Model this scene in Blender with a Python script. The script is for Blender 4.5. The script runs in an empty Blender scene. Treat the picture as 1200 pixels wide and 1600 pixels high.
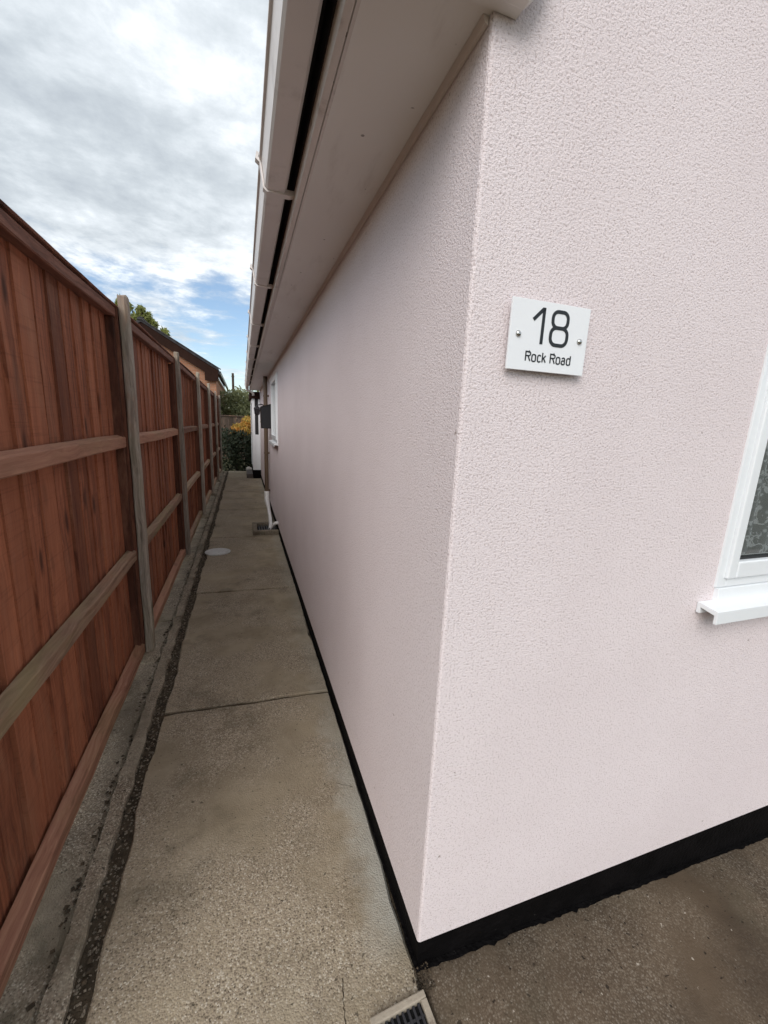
import bpy, bmesh, math, random
from mathutils import Vector, Matrix
random.seed(7)
S = bpy.context.scene
COL = S.collection
R = math.radians

# ------------------------------------------------------------------ camera
CAM = Vector((-0.4287, -0.7775, 1.5))
cam_d = bpy.data.cameras.new('camera')
cam_d.sensor_fit = 'VERTICAL'
cam_d.sensor_height = 36.0
cam_d.lens = 36.0 * 640.0 / 1600.0
cam_d.clip_start = 0.02
cam_d.clip_end = 2000
cam = bpy.data.objects.new('camera', cam_d)
COL.objects.link(cam)
S.camera = cam
_D = Vector((462 - 600, 3836 - 800, 640.0)).normalized()          # world down seen from the camera (x right, y down, z forward)
_Y = Vector((379 - 600, 655 - 800, 640.0)); _Y = (_Y - _D * _Y.dot(_D)).normalized()
_U = -_D
_X = _Y.cross(_U)
right = Vector((_X.x, _Y.x, _U.x)); down = Vector((_X.y, _Y.y, _U.y)); fwd = Vector((_X.z, _Y.z, _U.z))
cam.matrix_world = Matrix(((right.x, -down.x, -fwd.x, CAM.x),
                           (right.y, -down.y, -fwd.y, CAM.y),
                           (right.z, -down.z, -fwd.z, CAM.z), (0, 0, 0, 1)))
S.render.resolution_x, S.render.resolution_y = 768, 1024

# ------------------------------------------------------------------ sun and sky
SUN_TO = Vector((-0.48, -0.66, 0.60)).normalized()
sun_d = bpy.data.lights.new('sun', 'SUN')
sun_d.energy = 1.85
sun_d.angle = R(40)
sun_d.color = (1.0, 0.96, 0.92)
sun = bpy.data.objects.new('sun', sun_d)
sun.rotation_euler = (-SUN_TO).to_track_quat('-Z', 'Y').to_euler()
COL.objects.link(sun)

W = bpy.data.worlds.new('World')
S.world = W
W.use_nodes = True


class NT:
    """tiny node-tree helper"""
    def __init__(s, tree):
        s.t = tree; s.n = tree.nodes; s.l = tree.links

    def node(s, typ, ins=None, **props):
        nd = s.n.new(typ)
        for k, v in props.items(): setattr(nd, k, v)
        for k, v in (ins or {}).items():
            sock = nd.inputs[k]
            if isinstance(v, bpy.types.NodeSocket): s.l.new(v, sock)
            else: sock.default_value = v
        return nd

    def math(s, op, a, b=0.0, c=0.0, clamp=False):
        return s.node('ShaderNodeMath', {0: a, 1: b, 2: c}, operation=op, use_clamp=clamp).outputs[0]

    def vmath(s, op, a, b=(0, 0, 0)):
        return s.node('ShaderNodeVectorMath', {0: a, 1: b}, operation=op).outputs[0]

    def noise(s, vec, scale, detail=4.0, rough=0.55, dist=0.0):
        return s.node('ShaderNodeTexNoise', {'Vector': vec, 'Scale': scale, 'Detail': detail, 'Roughness': rough, 'Distortion': dist}).outputs[0]

    def map(s, v, a, b, c=0.0, d=1.0, smooth=True):
        return s.node('ShaderNodeMapRange', {0: v, 1: a, 2: b, 3: c, 4: d}, interpolation_type='SMOOTHSTEP' if smooth else 'LINEAR').outputs[0]

    def mix(s, f, a, b, mode='MIX'):
        nd = s.n.new('ShaderNodeMix'); nd.data_type = 'RGBA'; nd.blend_type = mode
        for k, v in ((0, f), (6, a), (7, b)):
            if isinstance(v, bpy.types.NodeSocket): s.l.new(v, nd.inputs[k])
            else: nd.inputs[k].default_value = v if k == 0 else (tuple(v) + (1,))[:4]
        return nd.outputs[2]

    def ramp(s, v, stops):
        nd = s.n.new('ShaderNodeValToRGB'); s.l.new(v, nd.inputs[0])
        cr = nd.color_ramp
        while len(cr.elements) < len(stops): cr.elements.new(0.5)
        for e, (p, c) in zip(cr.elements, stops):
            e.position = p; e.color = tuple(c) + (1,)
        return nd.outputs[0]

    def bump(s, h, strength, dist, normal=None):
        ins = {'Height': h, 'Strength': strength, 'Distance': dist}
        if normal is not None: ins['Normal'] = normal
        return s.node('ShaderNodeBump', ins).outputs[0]


w = NT(W.node_tree)
w.n.clear()
sky = w.node('ShaderNodeTexSky', sky_type='NISHITA', sun_disc=False, sun_elevation=math.asin(SUN_TO.z),
             sun_rotation=math.atan2(SUN_TO.x, SUN_TO.y), air_density=1.0, dust_density=0.6, ozone_density=1.5)
tc = w.node('ShaderNodeTexCoord').outputs['Generated']
sep = w.node('ShaderNodeSeparateXYZ', {0: tc})
zc = w.math('MAXIMUM', sep.outputs[2], 0.0)
den = w.math('ADD', zc, 0.10)
u = w.math('DIVIDE', sep.outputs[0], den)
v = w.math('DIVIDE', sep.outputs[1], den)
uv = w.node('ShaderNodeCombineXYZ', {0: u, 1: v, 2: 3.7}).outputs[0]
big = w.noise(uv, 0.85, 6.0, 0.58, 0.25)
fine = w.noise(w.vmath('ADD', uv, (7.3, 2.1, 0.0)), 4.2, 7.0, 0.64, 0.1)
shade = w.noise(w.vmath('ADD', uv, (1.7, -4.4, 2.0)), 0.9, 5.0, 0.55, 0.2)
bias = w.map(sep.outputs[2], 0.10, 0.50, -0.06, 0.30)
dens = w.math('ADD', w.math('ADD', w.math('MULTIPLY', big, 0.62), w.math('MULTIPLY', fine, 0.38)), bias)
cover = w.map(dens, 0.42, 0.60)
tone = w.math('ADD', w.math('MULTIPLY', shade, 0.55), w.math('MULTIPLY', fine, 0.45))
ccol = w.ramp(tone, [(0.36, (0.36, 0.40, 0.445)), (0.46, (0.47, 0.515, 0.555)), (0.54, (0.60, 0.645, 0.685)), (0.64, (0.86, 0.89, 0.91))])
bg_sky = w.node('ShaderNodeBackground', {'Color': sky.outputs[0], 'Strength': 0.12})
bg_cl = w.node('ShaderNodeBackground', {'Color': ccol, 'Strength': 1.12})
mixs = w.node('ShaderNodeMixShader', {0: cover, 1: bg_sky.outputs[0], 2: bg_cl.outputs[0]})
out = w.node('ShaderNodeOutputWorld', {'Surface': mixs.outputs[0]})

# ------------------------------------------------------------------ exposure and render
S.render.engine = 'CYCLES'
S.view_settings.view_transform = 'Standard'
S.view_settings.look = 'None'
S.view_settings.exposure = 0.34
S.view_settings.gamma = 1.0
S.view_settings.use_curve_mapping = False
S.cycles.max_bounces = 7
S.cycles.diffuse_bounces = 3
S.cycles.use_adaptive_sampling = True
S.cycles.adaptive_threshold = 0.02
W.cycles.sampling_method = 'MANUAL'
W.cycles.sample_map_resolution = 512


# ------------------------------------------------------------------ materials
def new_mat(name):
    m = bpy.data.materials.new(name)
    m.use_nodes = True
    t = NT(m.node_tree)
    b = t.n['Principled BSDF']
    return m, t, b


def setp(t, b, **k):
    names = {'col': 'Base Color', 'rough': 'Roughness', 'normal': 'Normal', 'metal': 'Metallic', 'spec': 'Specular IOR Level',
             'alpha': 'Alpha', 'trans': 'Transmission Weight', 'coat': 'Coat Weight'}
    for a, v in k.items():
        sock = b.inputs[names[a]]
        if isinstance(v, bpy.types.NodeSocket): t.l.new(v, sock)
        elif a == 'col': sock.default_value = (tuple(v) + (1,))[:4]
        else: sock.default_value = v


def obj_co(t):
    return t.node('ShaderNodeTexCoord').outputs['Object']


def rnd(t):
    return t.node('ShaderNodeObjectInfo').outputs['Random']


def rand_co(t, amt=37.0):
    r = rnd(t)
    off = t.node('ShaderNodeCombineXYZ', {0: t.math('MULTIPLY', r, amt), 1: t.math('MULTIPLY', r, amt * 2.3), 2: t.math('MULTIPLY', r, amt * 1.7)}).outputs[0]
    return t.vmath('ADD', obj_co(t), off)


def scaled(t, co, s):
    return t.vmath('MULTIPLY', co, s)


def m_render():
    m, t, b = new_mat('pink_render')
    co = obj_co(t)
    n1 = t.noise(co, 195, 2.0, 0.7)
    patch = t.noise(co, 1.6, 3.0, 0.6)
    base = t.mix(t.map(patch, 0.35, 0.70), (0.80, 0.712, 0.722), (0.765, 0.676, 0.685))
    pit = t.map(n1, 0.32, 0.48, 1.0, 0.0)
    base = t.mix(t.math('MULTIPLY', pit, 0.62), base, (0.40, 0.31, 0.30))  # hollows darkened: dirt plus crevice shade put into the colour
    spk = t.map(t.noise(co, 34, 1.0), 0.79, 0.82)
    base = t.mix(t.math('MULTIPLY', spk, 0.7), base, (0.2, 0.14, 0.11))
    # a little splash dirt kicked up just above the plinth
    z = t.node('ShaderNodeSeparateXYZ', {0: co}).outputs[2]
    spl = t.math('MULTIPLY', t.map(z, 0.10, 0.30, 1.0, 0.0), t.map(n1, 0.50, 0.66, 0.0, 0.30))
    base = t.mix(spl, base, (0.42, 0.36, 0.31))
    setp(t, b, col=base, rough=0.88, spec=0.2, normal=t.bump(n1, 0.75, 0.0052))
    return m


def m_plain(name, col, rough=0.5, var=0.06, scale=3.0, bumpy=0.0, bscale=60.0, spec=0.5, dirt=None, dscale=4.0, dlo=0.52, dhi=0.75, metal=0.0):
    m, t, b = new_mat(name)
    co = obj_co(t)
    n = t.noise(co, scale, 4.0)
    c = t.mix(t.map(n, 0.3, 0.7), tuple(x * (1 - var) for x in col), tuple(min(1, x * (1 + var)) for x in col))
    if dirt is not None:
        c = t.mix(t.map(t.noise(co, dscale, 6.0, 0.65), dlo, dhi, 0.0, 0.8), c, dirt)
    k = dict(col=c, rough=rough, spec=spec, metal=metal)
    if bumpy: k['normal'] = t.bump(t.noise(co, bscale, 4.0), bumpy, 0.01)
    setp(t, b, **k)
    return m


def m_wood(name, a, c, d, grain=(26, 26, 0.9), green=0.0, saw=True):
    """stained softwood, grain along local z"""
    m, t, b = new_mat(name)
    co = rand_co(t)
    warp = t.node('ShaderNodeTexNoise', {'Vector': scaled(t, co, (2.0, 2.0, 1.2)), 'Scale': 2.0, 'Detail': 3.0}).outputs[1]
    cw = t.vmath('ADD', co, scaled(t, warp, (0.09, 0.09, 0.0)))
    g = t.noise(scaled(t, cw, grain), 2.6, 5.0, 0.62)
    streak = t.noise(scaled(t, cw, (9.0, 9.0, 0.35)), 2.0, 4.0, 0.6)
    col = t.ramp(g, [(0.28, d), (0.46, c), (0.66, a)])
    col = t.mix(t.map(streak, 0.46, 0.66, 0.0, 0.5), col, d)
    kn = t.node('ShaderNodeTexVoronoi', {'Vector': scaled(t, cw, (8.5, 8.5, 3.0)), 'Scale': 1.0}).outputs[0]
    knot = t.map(kn, 0.06, 0.22, 1.0, 0.0)
    col = t.mix(t.math('MULTIPLY', knot, 0.8), col, tuple(x * 0.35 for x in d))
    r = rnd(t)
    r2 = t.math('FRACT', t.math('MULTIPLY', r, 17.31))
    col = t.mix(t.map(r, 0.35, 1.0, 0.0, 0.48, smooth=False), col, tuple(x * 0.62 for x in d))
    col = t.mix(t.map(r2, 0.45, 1.0, 0.0, 0.45, smooth=False), col, tuple(min(1, x * 1.25) for x in a))
    fade = t.noise(scaled(t, co, (6.0, 6.0, 1.6)), 1.3, 5.0, 0.65)
    col = t.mix(t.map(fade, 0.50, 0.72, 0.0, 0.45), col, (0.36, 0.18, 0.11))
    h = t.math('ADD', g, t.math('MULTIPLY', knot, 0.4))
    if saw:
        sw = t.noise(scaled(t, co, (3.0, 3.0, 150.0)), 1.0, 2.0, 0.5)
        h = t.math('ADD', h, t.math('MULTIPLY', sw, 0.55))
        col = t.mix(t.map(sw, 0.5, 0.75, 0.0, 0.28), col, d)
    if green:
        gr = t.noise(scaled(t, co, (5, 5, 2.0)), 1.3, 4.0)
        col = t.mix(t.map(gr, 0.42, 0.66, 0.0, green), col, (0.27, 0.25, 0.115))
    setp(t, b, col=col, rough=0.78, spec=0.25, normal=t.bump(h, 0.5, 0.004))
    return m


def m_concrete(name, base, dark, light, agg=1.0, wallfade=False, moss=0.25):
    m, t, b = new_mat(name)
    geo = t.node('ShaderNodeNewGeometry').outputs['Position']
    big = t.noise(geo, 1.7, 4.0, 0.6, 0.3)
    mid = t.noise(geo, 7.0, 4.0, 0.65)
    ag = t.node('ShaderNodeTexVoronoi', {'Vector': geo, 'Scale': 205.0, 'Randomness': 1.0})
    agc = ag.outputs[1]; agd = ag.outputs[0]
    col = t.mix(t.map(big, 0.30, 0.70), dark, base)
    col = t.mix(t.map(mid, 0.42, 0.72, 0.0, 0.45), col, light)
    # sandy aggregate grains: every grain its own tone
    hsv = t.node('ShaderNodeSeparateColor', {0: agc})
    gr = t.map(hsv.outputs[0], 0.0, 1.0, 0.0, 1.0, smooth=False)
    worn = t.map(t.noise(geo, 2.2, 2.0, 0.6), 0.36, 0.58)
    amt = t.math('MULTIPLY', worn, 0.85 * agg)
    tone = t.ramp(gr, [(0.0, (0.085, 0.065, 0.048)), (0.3, (0.24, 0.19, 0.14)), (0.75, (0.37, 0.305, 0.23)), (1.0, (0.58, 0.52, 0.43))])
    col = t.mix(t.math('MULTIPLY', amt, t.map(agd, 0.3, 0.75, 1.0, 0.25)), col, tone)
    # dark pits and pale chips
    pit = t.map(t.noise(geo, 62.0, 2.0, 0.5), 0.67, 0.73)
    col = t.mix(t.math('MULTIPLY', pit, 0.75), col, tuple(x * 0.28 for x in dark))
    chip = t.map(t.noise(t.vmath('ADD', geo, (5, 9, 1)), 55.0, 2.0, 0.5), 0.715, 0.76)
    col = t.mix(t.math('MULTIPLY', chip, 0.6), col, (0.52, 0.46, 0.38))
    ms = t.map(t.noise(t.vmath('ADD', geo, (3, 1, 8)), 3.1, 4.0, 0.7), 0.52, 0.74, 0.0, moss)
    col = t.mix(ms, col, (0.085, 0.07, 0.045))
    if wallfade:   # pale cement splashed along the foot of the wall when it was rendered
        sx = t.node('ShaderNodeSeparateXYZ', {0: geo})
        d = t.math('ADD', sx.outputs[0], t.math('MULTIPLY', t.math('SUBTRACT', mid, 0.5), 0.22))
        lim = t.map(sx.outputs[1], 0.0, 1.4, 1.0, 0.25)
        f = t.math('MULTIPLY', t.map(d, -0.15, -0.02), lim)
        f = t.math('MULTIPLY', f, t.map(sx.outputs[1], 0.0, 0.14))
        col = t.mix(t.math('MULTIPLY', f, 0.75), col, (0.44, 0.43, 0.385))
    h = t.math('ADD', t.math('MULTIPLY', agd, -0.8 * agg), t.math('MULTIPLY', pit, -0.8))
    setp(t, b, col=col, rough=0.88, spec=0.25, normal=t.bump(h, 0.55, 0.004))
    return m


def m_leaf(name, cols, trans=0.3):
    m, t, b = new_mat(name)
    co = obj_co(t)
    n = t.noise(co, 3.5, 3.0)
    n2 = t.noise(co, 40.0, 1.0)
    f = t.math('ADD', t.math('MULTIPLY', n, 0.5), t.math('MULTIPLY', n2, 0.5))
    col = t.ramp(f, [(0.34, cols[0]), (0.5, cols[1]), (0.64, cols[2])])
    setp(t, b, col=col, rough=0.55, spec=0.3)
    tr = t.node('ShaderNodeBsdfTranslucent', {'Color': col})
    mx = t.node('ShaderNodeMixShader', {0: trans, 1: b.outputs[0], 2: tr.outputs[0]})
    t.l.new(mx.outputs[0], t.n['Material Output'].inputs[0])
    return m


def m_brick():
    m, t, b = new_mat('orange_brick')
    co = obj_co(t)
    s = t.node('ShaderNodeSeparateXYZ', {0: co})
    uvv = t.node('ShaderNodeCombineXYZ', {0: t.math('ADD', s.outputs[0], s.outputs[1]), 1: s.outputs[2], 2: 0.0}).outputs[0]
    br = t.node('ShaderNodeTexBrick', {'Vector': uvv, 'Color1': (0.36, 0.155, 0.085, 1), 'Color2': (0.43, 0.205, 0.12, 1), 'Mortar': (0.36, 0.29, 0.23, 1),
                                       'Scale': 1.0, 'Mortar Size': 0.006, 'Brick Width': 0.225, 'Row Height': 0.075})
    col = t.mix(t.map(t.noise(co, 1.3, 4.0), 0.4, 0.7, 0.0, 0.35), br.outputs[0], (0.25, 0.10, 0.06))
    setp(t, b, col=col, rough=0.9, spec=0.2, normal=t.bump(br.outputs[1], 0.6, -0.01))
    return m


def m_tiles(name, col):
    m, t, b = new_mat(name)
    co = obj_co(t)
    n = t.noise(co, 5.0, 5.0)
    wv = t.node('ShaderNodeTexWave', {'Vector': co, 'Scale': 1.05, 'Distortion': 0.3}, bands_direction='Y').outputs[0]
    c = t.mix(t.map(n, 0.35, 0.7), tuple(x * 0.7 for x in col), tuple(x * 1.35 for x in col))
    setp(t, b, col=c, rough=0.85, spec=0.3, normal=t.bump(wv, 0.7, 0.03))
    return m


def m_glass_dark():
    m, t, b = new_mat('window_glass')
    setp(t, b, col=(0.9, 0.95, 0.95), rough=0.02, trans=1.0)
    b.inputs['IOR'].default_value = 1.45
    # thin pane: straight-through glass with a reflecting surface
    tr = t.node('ShaderNodeBsdfTransparent', {'Color': (0.86, 0.875, 0.875, 1)})
    gl = t.node('ShaderNodeBsdfGlossy', {'Color': (1, 1, 1, 1), 'Roughness': 0.03})
    bf_ = t.node('ShaderNodeNewGeometry').outputs['Backfacing']
    fr = t.node('ShaderNodeFresnel', {'IOR': t.math('SUBTRACT', 1.5, t.math('MULTIPLY', bf_, 0.8333))})
    mx = t.node('ShaderNodeMixShader', {0: t.math('ADD', fr.outputs[0], 0.03), 1: tr.outputs[0], 2: gl.outputs[0]})
    t.l.new(mx.outputs[0], t.n['Material Output'].inputs[0])
    return m


def m_net():
    m, t, b = new_mat('net_curtain')
    co = obj_co(t)
    v = t.node('ShaderNodeTexVoronoi', {'Vector': co, 'Scale': 26.0}).outputs[0]
    v2 = t.noise(co, 34.0, 2.0, 0.6, 1.5)
    motif = t.math('MULTIPLY', t.map(v, 0.18, 0.30, 1.0, 0.0), 1.0)
    swirl = t.map(v2, 0.53, 0.58)
    f = t.math('MAXIMUM', motif, swirl)
    setp(t, b, col=(0.62, 0.64, 0.65), rough=0.9)
    tr = t.node('ShaderNodeBsdfTransparent', {'Color': (1, 1, 1, 1)})
    mx = t.node('ShaderNodeMixShader', {0: t.map(f, 0.0, 1.0, 0.35, 0.75, smooth=False), 1: tr.outputs[0], 2: b.outputs[0]})
    t.l.new(mx.outputs[0], t.n['Material Output'].inputs[0])
    return m


M = {}
M['render'] = m_render()
M['plinth'] = m_plain('black_bitumen_paint', (0.0040, 0.0034, 0.0036), 0.7, 0.3, 12, 0.8, 70, 0.06, dirt=(0.05, 0.045, 0.043), dscale=45, dlo=0.67, dhi=0.72)


def m_soffit():
    m, t, b = new_mat('soffit_board')
    co = obj_co(t)
    c = t.mix(t.map(t.noise(co, 1.1, 3.0), 0.35, 0.7), (0.83, 0.79, 0.755), (0.77, 0.725, 0.69))
    c = t.mix(t.map(t.noise(scaled(t, co, (6.0, 1.2, 1.0)), 2.2, 5.0, 0.65), 0.55, 0.8, 0.0, 0.45), c, (0.50, 0.43, 0.38))
    sp = t.map(t.noise(co, 26.0, 1.0), 0.775, 0.80)
    c = t.mix(t.math('MULTIPLY', sp, 0.75), c, (0.12, 0.08, 0.06))
    setp(t, b, col=c, rough=0.55, spec=0.3, normal=t.bump(t.noise(co, 5.0, 2.0), 0.12, 0.02))
    return m


M['soffit'] = m_soffit()
M['fascia'] = m_plain('fascia_board', (0.70, 0.63, 0.59), 0.5, 0.06, 2.0, 0.05, 30, 0.35, dirt=(0.30, 0.24, 0.21), dscale=11, dlo=0.56, dhi=0.8)
M['gutter'] = m_plain('white_gutter_plastic', (0.76, 0.71, 0.69), 0.4, 0.06, 2.0, 0.03, 20, 0.45, dirt=(0.30, 0.25, 0.22), dscale=6, dlo=0.55, dhi=0.85)
M['upvc'] = m_plain('white_upvc', (0.80, 0.82, 0.84), 0.28, 0.02, 2.0)
M['bead'] = m_plain('trim_bead', (0.70, 0.62, 0.58), 0.5, 0.04, 2.0)
M['glass'] = m_glass_dark()
M['net'] = m_net()
M['gasket'] = m_plain('black_gasket', (0.012, 0.012, 0.013), 0.6)
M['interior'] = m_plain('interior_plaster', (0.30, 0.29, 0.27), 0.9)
M['tile'] = m_tiles('brown_roof_tile', (0.10, 0.065, 0.05))
M['slate'] = m_tiles('grey_roof_tile', (0.055, 0.052, 0.056))
M['barge'] = m_plain('dark_bargeboard', (0.030, 0.014, 0.010), 0.8, 0.15, spec=0.1)
M['brick'] = m_brick()
M['board'] = m_wood('stained_fence_board', (0.42, 0.155, 0.080), (0.29, 0.097, 0.049), (0.11, 0.037, 0.022))
M['rail'] = m_wood('weathered_fence_rail', (0.42, 0.225, 0.150), (0.30, 0.140, 0.092), (0.15, 0.066, 0.044), green=0.2, saw=False)
M['railgreen'] = m_wood('mossy_fence_rail', (0.50, 0.345, 0.245), (0.37, 0.235, 0.16), (0.18, 0.105, 0.07), green=0.42, saw=False)
M['cap'] = m_wood('fence_capping_rail', (0.27, 0.125, 0.085), (0.19, 0.082, 0.056), (0.10, 0.042, 0.030), saw=False)
M['post'] = m_wood('grey_weathered_post', (0.47, 0.415, 0.355), (0.34, 0.29, 0.24), (0.15, 0.122, 0.10), grain=(40, 40, 1.5), green=0.2, saw=False)
M['stile'] = m_wood('shade_toned_batten', (0.19, 0.075, 0.045), (0.13, 0.05, 0.03), (0.06, 0.024, 0.016), saw=False)  # darker than the boards: shade beside the posts put into the colour
M['slab'] = m_concrete('path_concrete', (0.36, 0.295, 0.205), (0.225, 0.180, 0.121), (0.41, 0.345, 0.252), 1.0, True, 0.45)
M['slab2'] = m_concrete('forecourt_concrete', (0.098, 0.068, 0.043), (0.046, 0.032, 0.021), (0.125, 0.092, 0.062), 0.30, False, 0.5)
M['kerb'] = m_concrete('mossy_kerb_concrete', (0.255, 0.210, 0.152), (0.11, 0.088, 0.062), (0.42, 0.365, 0.28), 1.0, False, 0.8)
M['joint'] = m_plain('joint_dirt', (0.075, 0.058, 0.040), 0.95, 0.3, 20, 1.0, 90, 0.1)
M['earth'] = m_plain('garden_earth', (0.06, 0.055, 0.03), 0.95, 0.4, 2, 1.0, 9, 0.1)
M['debris'] = m_plain('grit', (0.19, 0.155, 0.115), 0.9, 0.5, 90)
M['litter'] = m_plain('dry_leaf_litter', (0.055, 0.038, 0.022), 0.9, 0.5, 40)
M['sign'] = m_plain('white_acrylic', (0.82, 0.83, 0.85), 0.12, 0.01, 2.0)
M['ink'] = m_plain('black_lettering', (0.012, 0.013, 0.015), 0.35, 0.0)
M['chrome'] = m_plain('chrome_screw_cap', (0.6, 0.59, 0.57), 0.18, 0.02, metal=1.0)
M['black'] = m_plain('black_painted_metal', (0.012, 0.011, 0.014), 0.4, 0.1)
M['brownpipe'] = m_plain('brown_plastic_pipe', (0.115, 0.075, 0.048), 0.5, 0.1)
M['whitepipe'] = m_plain('white_plastic_pipe', (0.78, 0.76, 0.74), 0.35, 0.04, dirt=(0.5, 0.45, 0.4), dscale=9)
M['cover'] = m_plain('pale_cover_plate', (0.52, 0.51, 0.49), 0.6, 0.1, 8, 0.3, 60, dirt=(0.3, 0.27, 0.23), dscale=14)
M['drainframe'] = m_plain('cream_drain_frame', (0.34, 0.29, 0.225), 0.6, 0.12, 14, 0.3, 60, dirt=(0.16, 0.12, 0.09), dscale=26)
M['grille'] = m_plain('dark_drain_grille', (0.018, 0.018, 0.021), 0.45, 0.2, 30)
M['pit'] = m_plain('drain_depth_shade', (0.006, 0.006, 0.006), 0.9)  # near-black, standing in for the unlit depth under the grilles
M['bark'] = m_plain('tree_bark', (0.075, 0.055, 0.04), 0.9, 0.3, 9, 0.9, 20, 0.1)
M['leaf_dark'] = m_leaf('dark_evergreen_leaf', [(0.010, 0.016, 0.008), (0.02, 0.029, 0.014), (0.045, 0.05, 0.022)], 0.15)
M['leaf_orange'] = m_leaf('orange_yellow_leaf', [(0.52, 0.15, 0.035), (0.52, 0.30, 0.06), (0.36, 0.38, 0.09)], 0.3)
M['leaf_olive'] = m_leaf('olive_leaf', [(0.15, 0.175, 0.08), (0.26, 0.275, 0.14), (0.38, 0.37, 0.20)], 0.5)
M['leaf_yellow'] = m_leaf('yellow_green_leaf', [(0.15, 0.18, 0.05), (0.27, 0.29, 0.09), (0.42, 0.42, 0.17)], 0.45)
M['shed'] = m_wood('grey_brown_boards', (0.11, 0.08, 0.06), (0.075, 0.052, 0.04), (0.04, 0.028, 0.02), saw=False)
M['step'] = m_plain('dark_stone_step', (0.085, 0.07, 0.062), 0.8, 0.25, 12, 0.6, 40)
M['stone'] = m_plain('pale_stone', (0.42, 0.37, 0.33), 0.85, 0.2, 12, 0.6, 30)


# ------------------------------------------------------------------ mesh helpers
class MB:
    def __init__(s): s.v = []; s.f = []

    def quad(s, *p):
        n = len(s.v); s.v += [tuple(q) for q in p]; s.f.append(tuple(range(n, n + len(p)))); return s

    def box(s, a, b):
        (x0, y0, z0), (x1, y1, z1) = a, b
        n = len(s.v)
        s.v += [(x0, y0, z0), (x1, y0, z0), (x1, y1, z0), (x0, y1, z0), (x0, y0, z1), (x1, y0, z1), (x1, y1, z1), (x0, y1, z1)]
        s.f += [tuple(n + i for i in q) for q in ((3, 2, 1, 0), (4, 5, 6, 7), (0, 1, 5, 4), (1, 2, 6, 5), (2, 3, 7, 6), (3, 0, 4, 7))]
        return s

    def extrude(s, prof, y0, y1, axis='y'):
        """closed profile (list of 2d points, ccw) swept along an axis; y: pts are (x,z); x: pts are (y,z); z: pts are (x,y)"""
        def P(p, t):
            return (p[0], t, p[1]) if axis == 'y' else (t, p[0], p[1]) if axis == 'x' else (p[0], p[1], t)
        n = len(s.v); k = len(prof)
        s.v += [P(p, y0) for p in prof] + [P(p, y1) for p in prof]
        for i in range(k):
            j = (i + 1) % k
            s.f.append((n + i, n + j, n + k + j, n + k + i))
        s.f.append(tuple(n + i for i in range(k))[::-1]); s.f.append(tuple(n + k + i for i in range(k)))
        return s

    def tube(s, pts, r, seg=12, caps=True):
        pts = [Vector(p) for p in pts]
        rs = r if isinstance(r, (list, tuple)) else [r] * len(pts)
        n = len(s.v)
        ref = None
        for i, p in enumerate(pts):
            d = (pts[min(i + 1, len(pts) - 1)] - pts[max(i - 1, 0)]).normalized()
            if ref is None: ref = d.orthogonal().normalized()
            else: ref = (ref - d * ref.dot(d)).normalized()
            b = d.cross(ref)
            for k in range(seg):
                a = 2 * math.pi * k / seg
                s.v.append(tuple(p + (ref * math.cos(a) + b * math.sin(a)) * rs[i]))
        for i in range(len(pts) - 1):
            for k in range(seg):
                k2 = (k + 1) % seg
                s.f.append((n + i * seg + k, n + i * seg + k2, n + (i + 1) * seg + k2, n + (i + 1) * seg + k))
        if caps:
            s.f.append(tuple(n + k for k in range(seg))[::-1]); s.f.append(tuple(n + (len(pts) - 1) * seg + k for k in range(seg)))
        return s

    def lathe(s, prof, c, seg=24):
        """profile of (radius, z) about a vertical axis at c"""
        n = len(s.v)
        for (r, z) in prof:
            for k in range(seg):
                a = 2 * math.pi * k / seg
                s.v.append((c[0] + r * math.cos(a), c[1] + r * math.sin(a), c[2] + z))
        for i in range(len(prof) - 1):
            for k in range(seg):
                k2 = (k + 1) % seg
                s.f.append((n + i * seg + k, n + i * seg + k2, n + (i + 1) * seg + k2, n + (i + 1) * seg + k))
        s.f.append(tuple(n + (len(prof) - 1) * seg + k for k in range(seg)))
        s.f.append(tuple(n + k for k in range(seg))[::-1])
        return s

    def mesh(s, name, off=(0, 0, 0), bevel=0.0, smooth=False, seg=2, clean=True):
        me = bpy.data.meshes.new(name)
        me.from_pydata([(a - off[0], b - off[1], c - off[2]) for a, b, c in s.v], [], s.f)
        if clean or bevel:
            bm = bmesh.new(); bm.from_mesh(me)
            if clean: bmesh.ops.recalc_face_normals(bm, faces=bm.faces[:])
            if bevel:
                ed = [e for e in bm.edges if len(e.link_faces) == 2 and e.calc_face_angle(0) > 0.5]
                bmesh.ops.bevel(bm, geom=ed, offset=bevel, segments=seg, affect='EDGES', profile=0.6)
            bm.to_mesh(me); bm.free()
        if smooth:
            me.shade_smooth()
        me.update()
        return me

    def build(s, name, mat, parent=None, bevel=0.0, smooth=False, seg=2, clean=True):
        off = parent_origin(parent)
        me = s.mesh(name, off, bevel, smooth, seg, clean)
        me.materials.append(M[mat])
        o = bpy.data.objects.new(name, me)
        COL.objects.link(o)
        if parent is not None: o.parent = parent
        return o


def parent_origin(p):
    v = Vector((0, 0, 0))
    while p is not None:
        v = v + p.location; p = p.parent
    return tuple(v)


def empty(name, loc, parent=None):
    o = bpy.data.objects.new(name, None)
    o.empty_display_size = 0.1
    o.location = Vector(loc) - Vector(parent_origin(parent))
    COL.objects.link(o)
    if parent is not None: o.parent = parent
    return o


def tag(o, label, cat, group=None):
    o['label'] = label; o['category'] = cat
    if group: o['group'] = group
    return o


def struct(o, kind='structure', label=None):
    o['kind'] = kind
    if label: o['label'] = label
    return o


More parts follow.
